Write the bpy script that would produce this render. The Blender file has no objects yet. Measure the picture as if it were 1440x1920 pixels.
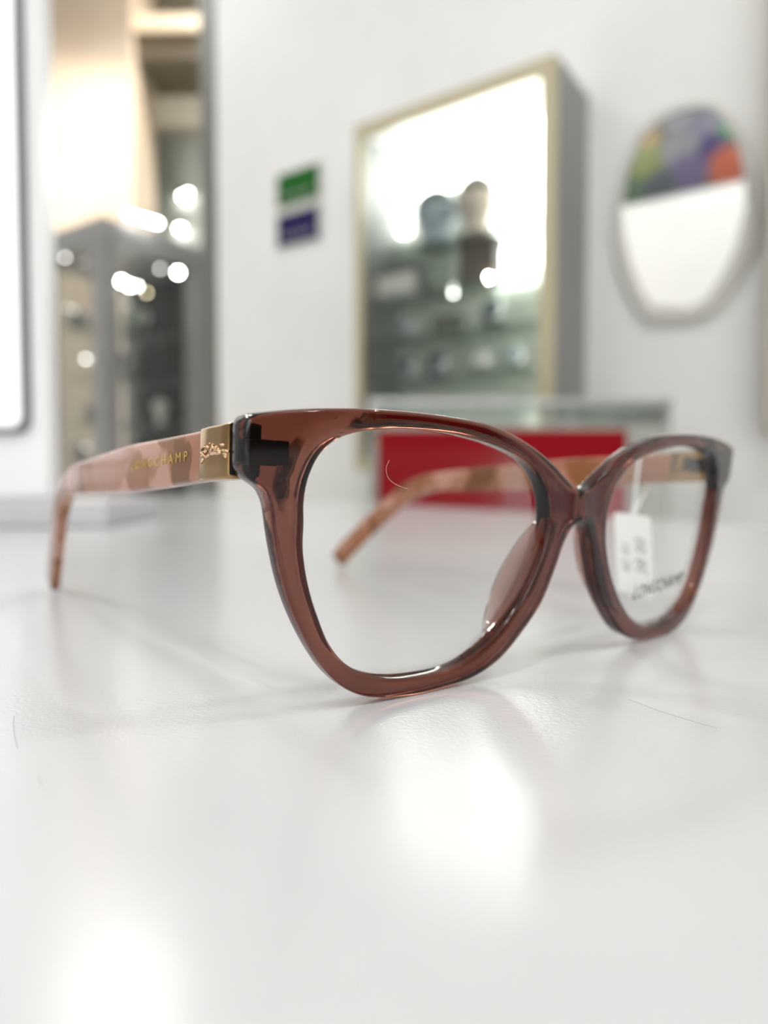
import bpy, bmesh, math, random
from mathutils import Vector, Matrix
from mathutils.geometry import delaunay_2d_cdt
random.seed(4)
PI = math.pi
C = bpy.context.scene.collection
S = bpy.context.scene

# ------------------------------------------------------------------ camera
HC = 0.03722            # camera height above the counter top
PITCH = 0.039464
F = 1331.0              # focal length in pixels of a 1440 x 1920 frame
cam = bpy.data.cameras.new('camera'); camo = bpy.data.objects.new('camera', cam); C.objects.link(camo)
camo.location = (0, 0, HC); camo.rotation_euler = (PI/2-PITCH, 0, 0)
cam.sensor_fit = 'VERTICAL'; cam.sensor_height = 36.0; cam.sensor_width = 27.0
cam.lens = F/1920*36; cam.clip_start = 0.005; cam.clip_end = 60
cam.dof.use_dof = True; cam.dof.focus_distance = 0.116; cam.dof.aperture_fstop = 8.4
S.camera = camo
# ------------------------------------------------------------------ world, exposure
w = bpy.data.worlds.new('world'); S.world = w; w.use_nodes = True
w.node_tree.nodes['Background'].inputs[0].default_value = (1, .98, .95, 1)
w.node_tree.nodes['Background'].inputs[1].default_value = 0.3
S.view_settings.view_transform = 'Standard'; S.view_settings.look = 'None'
S.view_settings.gamma = 1.0; S.view_settings.use_curve_mapping = False
S.view_settings.exposure = 0.48
cy = S.cycles
cy.max_bounces = 16; cy.diffuse_bounces = 5; cy.glossy_bounces = 6; cy.transmission_bounces = 14
cy.transparent_max_bounces = 16; cy.use_denoising = True; cy.caustics_reflective = False; cy.caustics_refractive = True
cy.sample_clamp_indirect = 6.0; cy.blur_glossy = 0.5

# ------------------------------------------------------------------ ceiling lamps (built here: some follow shadows and reflections, the rest are added fill)
CEIL = 3.15
LAMPS = [  # x, y, z, radius, strength, colour, label
    (-0.29, -1.50, 3.2, .065, 330, (1, 1, 1), 'round ceiling downlight farthest behind the camera'),
    (0.08, -0.97, 3.2, .06, 230, (1, 1, 1), 'smaller round ceiling downlight behind the camera'),
    (2.25, 0.15, 3.2, .065, 430, (1, 1, 1), 'round ceiling downlight to the right of the white counter'),
    (-1.45, -0.60, 3.2, .13, 48, (1, 1, 1), 'added round ceiling fill light near the colourful picture'),  # added to brighten the wall that the mirror reflects
    (0.95, 0.10, 3.2, .12, 10, (1, 1, .98), 'dimmer added round ceiling fill light between the counter and the right-hand lamp'),  # weak fill added for the walls
    (2.10, -0.95, 3.2, .12, 45, (1, .99, .97), 'added round ceiling fill light far right behind the camera'),  # fill added from the right for the back wall
    (-2.20, 0.05, 3.2, .13, 40, (1, 1, 1), 'added round ceiling fill light far left of the white counter'),  # added to light the back wall more evenly
    (-1.42, 3.85, 2.95, .22, 30, (1, .99, .96), 'wide round hanging lamp just outside the shop opening'),
    (-2.45, 5.0, 3.75, .25, 85, (1, .92, .80), 'added warm round hanging fill lamp in front of the cream pillar'),  # added to brighten the cream pillar
    (-2.70, 3.0, 3.75, .25, 75, (1, 1, .98), 'added white round hanging fill lamp in front of the tall glass cabinet'),  # added to brighten the glass cabinet
    (-0.60, 5.8, 4.60, .25, 120, (1, .96, .90), 'added white round hanging fill lamp over the dark shopfront'),  # added to brighten the olive corridor wall
]

# ------------------------------------------------------------------ helpers
def ray(px, py):
    u = (px-720)/F; v = (960-py)/F
    return Vector((u, math.cos(PITCH)+v*math.sin(PITCH), -math.sin(PITCH)+v*math.cos(PITCH)))
def at(px, py, d):
    r = ray(px, py); return Vector((0, 0, HC)) + r*(d/r.y)
RA = math.radians(-35)     # the room is turned 35 degrees to the camera
def rot(r, b, z): return Vector((r*math.cos(RA)-b*math.sin(RA), r*math.sin(RA)+b*math.cos(RA), z))
def on_b(px, py, b):       # where a sight line meets the room plane b = const: returns (r, z)
    q = ray(px, py); c, s = math.cos(RA), math.sin(RA)
    qr = q.x*c+q.y*s; qb = -q.x*s+q.y*c
    k = b/qb; return qr*k, HC+q.z*k

def M_(name, col, rough=.5, metal=0, spec=.5, emit=None, es=0, coat=0, sss=0, trans=0, ior=1.45):
    m = bpy.data.materials.new(name); m.use_nodes = True
    p = m.node_tree.nodes['Principled BSDF']
    p.inputs['Base Color'].default_value = (*col, 1); p.inputs['Roughness'].default_value = rough
    p.inputs['Metallic'].default_value = metal; p.inputs['Specular IOR Level'].default_value = spec
    p.inputs['Coat Weight'].default_value = coat; p.inputs['Coat Roughness'].default_value = .04
    p.inputs['Transmission Weight'].default_value = trans; p.inputs['IOR'].default_value = ior
    if sss: p.inputs['Subsurface Weight'].default_value = sss; p.inputs['Subsurface Radius'].default_value = (.004, .002, .0015)
    if emit: p.inputs['Emission Color'].default_value = (*emit, 1); p.inputs['Emission Strength'].default_value = es
    return m
def N(m, t, **kw):
    n = m.node_tree.nodes.new(t)
    for k, v in kw.items(): setattr(n, k, v)
    return n
def L(m, a, b): m.node_tree.links.new(a, b)
def add_noise(m, c1, c2, scale, bump=0, bdist=.001, detail=4, fac=(.35, .65), bscale=None):
    p = m.node_tree.nodes['Principled BSDF']
    tc = N(m, 'ShaderNodeTexCoord'); nz = N(m, 'ShaderNodeTexNoise'); nz.inputs['Scale'].default_value = scale
    nz.inputs['Detail'].default_value = detail; L(m, tc.outputs['Object'], nz.inputs['Vector'])
    cr = N(m, 'ShaderNodeValToRGB'); cr.color_ramp.elements[0].position = fac[0]; cr.color_ramp.elements[1].position = fac[1]
    cr.color_ramp.elements[0].color = (*c1, 1); cr.color_ramp.elements[1].color = (*c2, 1)
    L(m, nz.outputs['Fac'], cr.inputs['Fac']); L(m, cr.outputs['Color'], p.inputs['Base Color'])
    if bump:
        n2 = N(m, 'ShaderNodeTexNoise'); n2.inputs['Scale'].default_value = bscale or scale; n2.inputs['Detail'].default_value = 3
        L(m, tc.outputs['Object'], n2.inputs['Vector'])
        b = N(m, 'ShaderNodeBump'); b.inputs['Strength'].default_value = bump; b.inputs['Distance'].default_value = bdist
        L(m, n2.outputs['Fac'], b.inputs['Height']); L(m, b.outputs['Normal'], p.inputs['Normal'])
    return m
def thin_glass(name, tint=(1, 1, 1), refl=1.0, ior=1.45):
    m = bpy.data.materials.new(name); m.use_nodes = True; nt = m.node_tree; nt.nodes.clear()
    o = nt.nodes.new('ShaderNodeOutputMaterial'); mx = nt.nodes.new('ShaderNodeMixShader')
    t = nt.nodes.new('ShaderNodeBsdfTransparent'); t.inputs[0].default_value = (*tint, 1)
    g = nt.nodes.new('ShaderNodeBsdfGlossy'); g.inputs['Roughness'].default_value = 0.0
    fr = nt.nodes.new('ShaderNodeFresnel'); fr.inputs[0].default_value = ior
    mu = nt.nodes.new('ShaderNodeMath'); mu.operation = 'MULTIPLY'; mu.inputs[1].default_value = refl
    nt.links.new(fr.outputs[0], mu.inputs[0]); nt.links.new(mu.outputs[0], mx.inputs[0])
    nt.links.new(t.outputs[0], mx.inputs[1]); nt.links.new(g.outputs[0], mx.inputs[2]); nt.links.new(mx.outputs[0], o.inputs[0])
    return m
def obj(name, bm, mat, parent=None, smooth=False):
    me = bpy.data.meshes.new(name); bm.normal_update(); bm.to_mesh(me); bm.free()
    if mat: me.materials.append(mat)
    if smooth: me.polygons.foreach_set('use_smooth', [True]*len(me.polygons))
    o = bpy.data.objects.new(name, me); C.objects.link(o)
    if parent: o.parent = parent
    return o
def tag(o, label, cat, group=None):
    o['label'] = label; o['category'] = cat
    if group: o['group'] = group
    return o
def thing(name, label, cat, loc=(0, 0, 0), rotz=0, group=None):
    o = bpy.data.objects.new(name, None); C.objects.link(o); o.location = loc; o.rotation_euler = (0, 0, rotz)
    o.empty_display_size = .02
    return tag(o, label, cat, group)
def box(bm, x0, x1, y0, y1, z0, z1, bev=0, seg=2):
    vs = [bm.verts.new(p) for p in ((x0,y0,z0),(x1,y0,z0),(x1,y1,z0),(x0,y1,z0),(x0,y0,z1),(x1,y0,z1),(x1,y1,z1),(x0,y1,z1))]
    fs = [bm.faces.new([vs[i] for i in q]) for q in ((3,2,1,0),(4,5,6,7),(0,1,5,4),(1,2,6,5),(2,3,7,6),(3,0,4,7))]
    if bev:
        es = list({e for f in fs for e in f.edges}); bmesh.ops.bevel(bm, geom=es, offset=bev, segments=seg, affect='EDGES', profile=.5)
    return bm
def Bx(*a, **k): return box(bmesh.new(), *a, **k)
def struct(name, bm, mat, rotz=0, smooth=False):
    o = obj(name, bm, mat, None, smooth); o['kind'] = 'structure'; o.rotation_euler = (0, 0, rotz); return o
def tube(bm, pts, rad, seg=8, cap=True):
    rings = []
    for i, p in enumerate(pts):
        p = Vector(p); a = Vector(pts[max(i-1, 0)]); b = Vector(pts[min(i+1, len(pts)-1)])
        d = (b-a).normalized(); up = Vector((0, 0, 1)) if abs(d.z) < .9 else Vector((1, 0, 0))
        s = d.cross(up).normalized(); t = s.cross(d); r = rad[i] if isinstance(rad, (list, tuple)) else rad
        rings.append([bm.verts.new(p+s*math.cos(2*PI*k/seg)*r+t*math.sin(2*PI*k/seg)*r) for k in range(seg)])
    for A, B in zip(rings, rings[1:]):
        for k in range(seg): bm.faces.new((A[k], A[(k+1) % seg], B[(k+1) % seg], B[k]))
    if cap: bm.faces.new(rings[0][::-1]); bm.faces.new(rings[-1])
    return bm
def lathe(bm, prof, cx=0, cy_=0, seg=24, axis='z'):
    rings = []
    for r, z in prof:
        rings.append([bm.verts.new((cx+r*math.cos(2*PI*k/seg), cy_+r*math.sin(2*PI*k/seg), z)) for k in range(seg)])
    for A, B in zip(rings, rings[1:]):
        for k in range(seg): bm.faces.new((A[k], A[(k+1) % seg], B[(k+1) % seg], B[k]))
    bm.faces.new(rings[0][::-1]); bm.faces.new(rings[-1]); return bm
def cat_rom(P, n, closed=False):
    out = []; m = len(P)
    rng = range(m if closed else m-1)
    for i in rng:
        g = (lambda j: P[j % m]) if closed else (lambda j: P[min(max(j, 0), m-1)])
        p0, p1, p2, p3 = g(i-1), g(i), g(i+1), g(i+2)
        for s in range(n):
            t = s/n
            out.append(tuple(.5*((2*b)+(-a+c)*t+(2*a-5*b+4*c-d)*t*t+(-a+3*b-3*c+d)*t**3) for a, b, c, d in zip(p0, p1, p2, p3)))
    if not closed: out.append(tuple(P[-1]))
    return out
def resample(P, step):
    P = [Vector(p) for p in P]; P2 = P+[P[0]]
    Ls = [(P2[i+1]-P2[i]).length for i in range(len(P))]; T = sum(Ls); n = max(8, int(T/step)); out = []; i = 0; acc = 0
    for k in range(n):
        s = T*k/n
        while acc+Ls[i] < s: acc += Ls[i]; i += 1
        out.append(P2[i].lerp(P2[i+1], (s-acc)/Ls[i]))
    return out
def smooth_loop(P, it):
    n = len(P)
    for _ in range(it): P = [P[i]*.5+(P[i-1]+P[(i+1) % n])*.25 for i in range(n)]
    return P
def area(P): return .5*sum(P[i-1].x*P[i].y-P[i].x*P[i-1].y for i in range(len(P)))
def offset(P, d):      # d > 0 moves to the inside of a counter-clockwise loop
    n = len(P); out = []
    for i in range(n):
        t = (P[(i+1) % n]-P[i-1]).normalized(); out.append(P[i]+Vector((-t.y, t.x))*d)
    return out
def inside(p, P):
    c = False; n = len(P); j = n-1
    for i in range(n):
        if (P[i].y > p.y) != (P[j].y > p.y) and p.x < (P[j].x-P[i].x)*(p.y-P[i].y)/(P[j].y-P[i].y)+P[i].x: c = not c
        j = i
    return c
def text_mesh(name, s, size, ext, mat, parent, origin, xdir, ydir, shear=0, space=1.0, width=None, thin=0):
    cu = bpy.data.curves.new(name, 'FONT'); cu.body = s; cu.size = size; cu.extrude = ext; cu.shear = shear; cu.space_character = space
    cu.resolution_u = 3; cu.offset = -thin
    tmp = bpy.data.objects.new(name+'_tmp', cu); C.objects.link(tmp)
    dg = bpy.context.evaluated_depsgraph_get(); me = bpy.data.meshes.new_from_object(tmp.evaluated_get(dg))
    bpy.data.objects.remove(tmp)
    wd = max(v.co.x for v in me.vertices)-min(v.co.x for v in me.vertices)
    sx = width/wd if width else 1
    X = Vector(xdir).normalized(); Y = Vector(ydir).normalized(); Z = X.cross(Y); O = Vector(origin)
    for v in me.vertices: v.co = O+X*v.co.x*sx+Y*v.co.y+Z*v.co.z
    me.materials.clear(); me.materials.append(mat)
    o = bpy.data.objects.new(name, me); C.objects.link(o)
    if parent: o.parent = parent
    return o

# ------------------------------------------------------------------ materials
m_wall = add_noise(M_('wall_paint', (.80, .80, .78), .6), (.78, .78, .77), (.82, .82, .81), 3, .1, .002, bscale=180)
m_ceil = M_('ceiling_paint', (.78, .77, .75), .8)
m_floor = add_noise(M_('floor_tile', (.5, .48, .45), .25), (.68, .67, .65), (.76, .75, .73), 2)
m_counter = add_noise(M_('white_laminate', (.56, .56, .56), .18, spec=.38), (.545, .55, .56), (.565, .57, .58), 9,   .42, .00012, fac=(.3, .7), bscale=1200)
m_alu = add_noise(M_('brushed_aluminium', (.32, .32, .31), .4, .6), (.36, .36, .36), (.44, .44, .44), 20)
m_dark = M_('dark_frame', (.16, .16, .145), .5)
m_white = M_('white_lacquer', (.82, .82, .82), .35)
m_cream = add_noise(M_('cream_plaster', (.86, .72, .55), .7), (.82, .66, .50), (.86, .73, .57), 1.5)
m_gold = M_('polished_gold', (.36, .225, .10), .16, 1)
m_gold2 = M_('raised_gold', (.80, .56, .36), .15, 1)
m_goldtxt = M_('gold_foil', (.95, .72, .18), .3, 1)
m_hinge = M_('dark_hinge_metal', (.008, .006, .006), .55, 0, .15)
m_lens = thin_glass('demo_lens', (.985, .99, .985), .22, 1.4)
m_pane = thin_glass('cabinet_glass', (.975, .99, .98), .8)
m_shelf = thin_glass('shelf_glass', (.93, .97, .95), .7)
m_black = M_('black_print', (.02, .02, .022), .6)
m_red = M_('red_laminate', (.25, .001, .008), .7, 0, .15)

# ------------------------------------------------------------------ room shell (r = along the back wall, b = away from camera)
WB = 2.18
m_rwall = add_noise(M_('dark_unseen_wall', (.1, .08, .06), .5), (.08, .06, .045), (.12, .09, .07), 4)  # unseen wall made dark to deepen the reflections in the spectacle frame
r_left, _ = on_b(408, 500, WB)
struct('wall_back', Bx(r_left, 4.5, WB, WB+.14, -.79, CEIL+.05), m_wall, RA)
struct('wall_front', Bx(-2.45, 4.5, -1.89, -1.75, -.79, CEIL+.05), m_wall, RA)
struct('wall_right', Bx(4.5, 4.6, -1.89, WB+.14, -.79, CEIL+.05), m_rwall, RA)
struct('floor', Bx(-9, 4.6, -1.89, 9, -.85, -.79), m_floor, RA)
struct('ceiling', Bx(r_left-.1, 4.6, -1.89, WB+.14, CEIL+.05, CEIL+.15), m_ceil, RA)
struct('ceiling_outside', Bx(-9, 4.6, -1.89, 9, 5.5, 5.6), m_ceil, RA)
struct('wall_left', Bx(-9.1, -9, -1.89, 9, -.79, 5.5), m_wall, RA)
struct('wall_outside', Bx(-9, 4.6, 9, 9.1, -.79, 5.5), m_wall, RA)
struct('trim_1', Bx(r_left-.10, r_left-.002, WB-.005, WB+.16, -.79, CEIL+.05, bev=.004), m_dark, RA)   # opening jamb

for i, (x, y, zl, r, st, col, lab) in enumerate(LAMPS):
    t = thing('ceiling_light' if zl == 3.2 else 'hanging_lamp', lab, 'lamp', (x, y, zl), 0)
    if zl != 3.2: obj('cable', tube(bmesh.new(), [(0, 0, .0), (0, 0, 5.499-zl)], .006, 8), m_white, t)
    prof = [(r*1.18, -.0005), (r*1.18, -.012), (r*1.02, -.013), (r, -.0128), (r*.5, -.0125)]
    obj('trim_ring', lathe(bmesh.new(), prof, seg=40), m_white, t, True)
    e = M_('lamp_glow_%d' % i, (.9, .9, .9), .5, emit=col, es=st)
    obj('diffuser', lathe(bmesh.new(), [(r*.99, -.0135), (r*.99, -.024), (r*.9, -.027), (r*.01, -.028)], seg=40), e, t)

lb = thing('fill_light_box', 'large white fill light box added on the wall behind the camera', 'light box', rot(2.1, -1.749, .7), RA)  # added behind the camera as fill for the lower back wall
obj('casing', Bx(-1.35, 1.35, 0, .08, -.95, .95, bev=.006), m_alu, lb)
obj('face', Bx(-1.31, 1.31, .0805, .086, -.91, .91), M_('fill_box_glow', (.9, .9, .9), .5, emit=(.97, 1, .97), es=1.9), lb)

# ------------------------------------------------------------------ white counter the spectacles stand on
ct = thing('shop_counter', 'white glossy laminate counter the spectacles stand on', 'counter', (-.5, .8, -.79))
E0 = Vector((.062, 1.18)); ED = Vector((-.454, .891)).normalized()
P1 = E0+ED*1.42; P0 = E0-ED*1.2
poly = [Vector((P0.x, P0.y)), Vector((P1.x, P1.y)), Vector((P1.x-1.6, P1.y-.815)), Vector((P0.x-1.6, P0.y-.815))]
def prism(poly, z0, z1, o=Vector((0, 0, 0)), bev=0):
    bm = bmesh.new(); a = [bm.verts.new((p.x-o.x, p.y-o.y, z0-o.z)) for p in poly]; b = [bm.verts.new((p.x-o.x, p.y-o.y, z1-o.z)) for p in poly]
    n = len(poly); fs = [bm.faces.new(a), bm.faces.new(b[::-1])]
    for i in range(n): fs.append(bm.faces.new((a[i-1], b[i-1], b[i], a[i])))
    bmesh.ops.recalc_face_normals(bm, faces=fs)
    if bev: bmesh.ops.bevel(bm, geom=[e for e in bm.edges], offset=bev, segments=2, affect='EDGES')
    return bm
obj('countertop', prism(poly, -.04, 0, ct.location, .002), m_counter, ct)
cen = sum(poly, Vector((0, 0)))/4
obj('base_cabinet', prism([cen+(p-cen)*.94 for p in poly], -.79, -.0405, ct.location), m_white, ct)

# ------------------------------------------------------------------ spectacles
YAW, TILT, KC = math.radians(37.98706), math.radians(-5.83509), .00112050
T0 = Vector((.03698178, .14787064, -.05435028+HC))
ex = Vector((math.cos(YAW), math.sin(YAW), 0)); n0 = Vector((math.sin(YAW), -math.cos(YAW), 0)); zz = Vector((0, 0, 1))
nn = n0*math.cos(TILT)+zz*math.sin(TILT); ey = zz*math.cos(TILT)-n0*math.sin(TILT)
YB = 17.5
gl = thing('eyeglasses', 'translucent rosy brown spectacles with gold sleeved marbled peach arms on the white counter', 'glasses')
mw = Matrix((( ex.x, ey.x, nn.x, 0), (ex.y, ey.y, nn.y, 0), (ex.z, ey.z, nn.z, 0), (0, 0, 0, 1)))
mw.translation = T0+ey*(YB*.001)
gl.matrix_world = mw
def G(x, y, z): return Vector((x*.001, (y-YB)*.001, z*.001))    # spectacle millimetres -> local metres

def thk(x, y):
    if abs(x) < 50 or y < 44: return TH
    p = Vector((-abs(x), y)); d = min((q-p).length for q in inL[::3])
    s = min(1, max(0, (d-1.9)/1.7)); u = min(1, max(0, (y-46)/7)); w_ = min(1, max(0, (abs(x)-50)/6)); s = s*s*(3-2*s); u = u*u*(3-2*u)
    return TH-.35*u*w_+1.0*s*u*w_
def zf(x, y=0):
    z = -KC*x*x
    if abs(x) < 5: z += .55*(1-abs(x)/5)
    return z
HO = [(0,53.5),(-2,53.8),(-4.3,55.0),(-8.2,57.6),(-12.8,60.2),(-19,62.9),(-24.8,64.6),(-30,65.5),(-38,66.1),(-46,66.3),(-53,66.2),(-60,65.8),(-66,65.1),(-70,64.45),(-72.0,64.0),(-72.7,63.2),
      (-72.8,61.8),(-72.7,60),(-72.7,57),(-72.3,55.2),(-71.0,54.2),(-69.2,53.0),(-68.1,50.8),(-67.6,46.8),(-66.4,41.5),(-65,37),(-62.9,32.2),(-60,27.1),(-56.8,22.9),(-52.6,19.5),(-47.3,17.6),(-41.2,17.05),
      (-34.7,17.25),(-26.5,18.2),(-19.8,20.9),(-14.4,25.4),(-9.2,31.2),(-6,38),(-4.1,43),(-2.6,45.6),(-1.2,46.5),(0,46.7)]
full = HO + [(-x, y) for x, y in HO[-2:0:-1]]
outer = smooth_loop(resample(cat_rom(full, 8, True), .55), 3)
HI = [(-62.6,48),(-62.6,44.7),(-62.1,41.3),(-61.1,37.4),(-59.6,33.4),(-57,28),(-52.8,23.7),(-46,21.0),(-37.7,20.3),(-30.5,20.9),(-23.6,24.0),(-18.7,28),(-14.6,33),(-11.7,38.2),(-10,43.3),(-9.9,48.6),
      (-11.9,54),(-16.2,58.2),(-22.5,60.7),(-30,62.3),(-39,63.3),(-48,63.2),(-55.8,62),(-60,59.4),(-62.1,55.6),(-62.8,51.5)]
inL = smooth_loop(resample(cat_rom(HI, 8, True), .55), 3)
if area(outer) < 0: outer = outer[::-1]
if area(inL) < 0: inL = inL[::-1]
inR = [Vector((-p.x, p.y)) for p in inL][::-1]
INS = [(0, -.75), (.08, -.42), (.28, -.17), (.6, -.05), (1.0, 0)]
TH = 3.7
def frame_bm():
    bm = bmesh.new()
    loops = [(outer, 1), (inL, -1), (inR, -1)]
    last = {1: [], -1: []}
    rings_all = []
    for P, sg in loops:
        prof = []
        for side in (1, -1):
            seq = []
            for ins, dz in (INS if side == 1 else INS):
                Q = offset(P, sg*ins) if ins else P
                ring = []
                for q in Q:
                    z = zf(q.x) + dz if side == 1 else zf(q.x) - thk(q.x, q.y) - dz
                    ring.append((bm.verts.new(G(q.x, q.y, z)), q))
                seq.append(ring)
            prof.append(seq)
        fr, bk = prof
        # strip: front inner -> front edge -> mid wall -> back edge -> back inner
        chain = fr[::-1]+bk
        for A, B in zip(chain, chain[1:]):
            n = len(A)
            for i in range(n):
                bm.faces.new((A[i][0], A[(i+1) % n][0], B[(i+1) % n][0], B[i][0]))
        rings_all.append((fr[-1], bk[-1]))
    # grid fill between the loops, front and back
    ro, rl, rr = [[q for v, q in r[0]] for r in rings_all]
    io, il, ir = offset(outer, 1.25), offset(inL, -1.25), offset(inR, -1.25)
    extra = []
    y = 17.5; row = 0
    while y < 67:
        x = -73+(.7 if row % 2 else 0)
        while x < 73:
            p = Vector((x, y))
            if inside(p, io) and not inside(p, il) and not inside(p, ir): extra.append(p)
            x += 1.4
        y += 1.2; row += 1
    pts = ro+rl+rr+extra; edges = []; base = 0
    for r in (ro, rl, rr):
        n = len(r); edges += [(base+i, base+(i+1) % n) for i in range(n)]; base += n
    vs, es, fs, ov, oe, of = delaunay_2d_cdt([Vector((p.x, p.y)) for p in pts], edges, [], 0, 1e-6)
    for side in (0, 1):
        known = [v for r in rings_all for v, q in r[side]]
        vm = []
        for i, p in enumerate(vs):
            src = [k for k in ov[i] if k < len(known)]
            if src: vm.append(known[src[0]])
            else: vm.append(bm.verts.new(G(p.x, p.y, zf(p.x) if side == 0 else zf(p.x)-thk(p.x, p.y))))
        for f in fs:
            c = (vs[f[0]]+vs[f[1]]+vs[f[2]])/3
            if inside(c, ro) and not inside(c, rl) and not inside(c, rr):
                try: bm.faces.new([vm[i] for i in f])
                except ValueError: pass
    loose = [v for v in bm.verts if not v.link_faces]
    bmesh.ops.delete(bm, geom=loose, context='VERTS')
    bmesh.ops.remove_doubles(bm, verts=bm.verts, dist=1e-6)
    bmesh.ops.recalc_face_normals(bm, faces=bm.faces)
    return bm
def acetate():
    m = bpy.data.materials.new('rosy_brown_acetate'); m.use_nodes = True; nt = m.node_tree; nt.nodes.clear()
    o = nt.nodes.new('ShaderNodeOutputMaterial'); g = nt.nodes.new('ShaderNodeBsdfGlass')
    g.inputs['Color'].default_value = (1, 1, 1, 1); g.inputs['IOR'].default_value = 1.47; g.inputs['Roughness'].default_value = .0
    v = nt.nodes.new('ShaderNodeVolumeAbsorption'); v.inputs['Color'].default_value = (.58, .25, .14, 1); v.inputs['Density'].default_value = 900
    nt.links.new(g.outputs[0], o.inputs[0]); nt.links.new(v.outputs[0], o.inputs[1]); return m
m_ace = acetate()
fb = frame_bm()
fr = obj('frame_front', fb, m_ace, gl, True)
# nose pads, swept along the back of the nose side of each rim
def pad_bm(sg):
    bm = bmesh.new()
    cl = cat_rom([(-5.6,47.5),(-6.7,44),(-8.6,39.5),(-10.6,35.5),(-13,31.2),(-16,27.6),(-19.4,24.8)], 6)
    n = len(cl); rings = []
    for i, (x, y) in enumerate(cl):
        t = i/(n-1); f = max(.0, math.sin(PI*min(1, max(0, t))))**.6
        D = .6+5.2*f; Wd = .6+1.8*f
        zc = zf(x)-TH+.4
        ring = []
        for k in range(20):
            a = 2*PI*k/20
            u, v = math.cos(a)*Wd, math.sin(a)
            dz = -D*max(v, 0)**.9 if v > 0 else -v*.9
            ring.append(bm.verts.new(G(sg*-1*(x+u+dz*.40), y+u*.45, zc+dz)))
        rings.append(ring)
    for A, B in zip(rings, rings[1:]):
        for k in range(20): bm.faces.new((A[k], A[(k+1) % 20], B[(k+1) % 20], B[k]))
    bm.faces.new(rings[0][::-1]); bm.faces.new(rings[-1])
    bmesh.ops.recalc_face_normals(bm, faces=bm.faces)
    return bm
tmp = []
for sg in (1, -1):
    p = obj('pad_tmp', pad_bm(sg), m_ace, None, True); p.matrix_world = mw; tmp.append(p)
    md = fr.modifiers.new('u', 'BOOLEAN'); md.operation = 'UNION'; md.solver = 'EXACT'; md.object = p
bpy.context.view_layer.update()
me2 = bpy.data.meshes.new_from_object(fr.evaluated_get(bpy.context.evaluated_depsgraph_get()))
fr.modifiers.clear(); fr.data = me2
for p in tmp: bpy.data.objects.remove(p)
me2.polygons.foreach_set('use_smooth', [True]*len(me2.polygons)); me2.set_sharp_from_angle(angle=math.radians(50))

# lenses
for P, nm in ((inL, 0), (inR, 1)):
    bm = bmesh.new(); Q = offset(P, -.5)
    c = sum(Q, Vector((0, 0)))/len(Q)
    rg = []
    for dz in (-1.35, -2.45):
        rows = []
        for s in (1, .85, .7, .5, .3, .12):
            rows.append([bm.verts.new(G(*(c+(q-c)*s), zf((c+(q-c)*s).x)+dz)) for q in Q])
        for A, B in zip(rows, rows[1:]):
            for i in range(len(A)): bm.faces.new((A[i], A[(i+1) % len(A)], B[(i+1) % len(A)], B[i]))
        bm.faces.new(rows[-1]); rg.append(rows[0])
    for i in range(len(Q)): bm.faces.new((rg[0][i-1], rg[1][i-1], rg[1][i], rg[0][i]))
    bmesh.ops.recalc_face_normals(bm, faces=bm.faces)
    ln = obj('lens', bm, m_lens, gl, False)
    if nm == 1:
        ln['label'] = 'clear demo lens with black slanted lettering'
        s0, s1 = 24.8, 50.0
        sl = -2*KC*37
        text_mesh('lettering', 'LONGCHAMP', .0043, .00003, m_black, ln, G(s0, 27.6, zf(s0)-1.25), (1, .055, sl), (0, 1, 0), .28, 1.05, (s1-s0)*.001)

# temples (arms)
UP = [(-10,62.6),(-21.7,61.2),(-41,58.8),(-60,56.4),(-80,53.2),(-100,50.0),(-116,47.2),(-130,43),(-141,36.5),(-151,28),(-161,19),(-170,10.5),(-174.5,5)]
LO = [(-10,54.6),(-21,53),(-41,49.7),(-60,46.8),(-80,44.3),(-99,42),(-117,40),(-128,36.0),(-135.5,31.2),(-144.5,23.5),(-154.5,14),(-163,5.8),(-167,1.2)]
UPd, LOd = cat_rom(UP, 8), cat_rom(LO, 8)
def Xc(z):
    T = [(0, 73.0), (5, 73), (60, 72.5), (100, 71), (140, 67), (180, 60)]
    z = -z
    for (a, p), (b, q) in zip(T, T[1:]):
        if z <= b: return p+(q-p)*(z-a)/(b-a)
    return 60
def section(bm, U, Lw, sg, th, grow=0, rad=.8, seg=4):
    Zm = (U[0]+Lw[0])/2; d = Vector((U[0]-Lw[0], U[1]-Lw[1])); h = d.length/2; d.normalize(); c = Vector(((U[0]+Lw[0])/2, (U[1]+Lw[1])/2))
    xo = Xc(Zm)+grow-.35; hw = th/2+grow; cx = xo-hw; h += grow; rad = min(rad, h*.95, hw*.95)
    ring = []
    for (sx, sy, a0) in ((1, 1, 0), (-1, 1, 90), (-1, -1, 180), (1, -1, 270)):
        for k in range(seg+1):
            a = math.radians(a0+90*k/seg)
            x = cx+sx*(hw-rad)+rad*math.cos(a); v = sy*(h-rad)+rad*math.sin(a)
            p = c+d*v
            ring.append(bm.verts.new(G(sg*x, p.y, p.x)))
    return ring
def loft(bm, rings):
    n = len(rings[0])
    for A, B in zip(rings, rings[1:]):
        for k in range(n): bm.faces.new((A[k], A[(k+1) % n], B[(k+1) % n], B[k]))
    bm.faces.new(rings[0][::-1]); bm.faces.new(rings[-1]); bmesh.ops.recalc_face_normals(bm, faces=bm.faces)
    return bm
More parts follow.
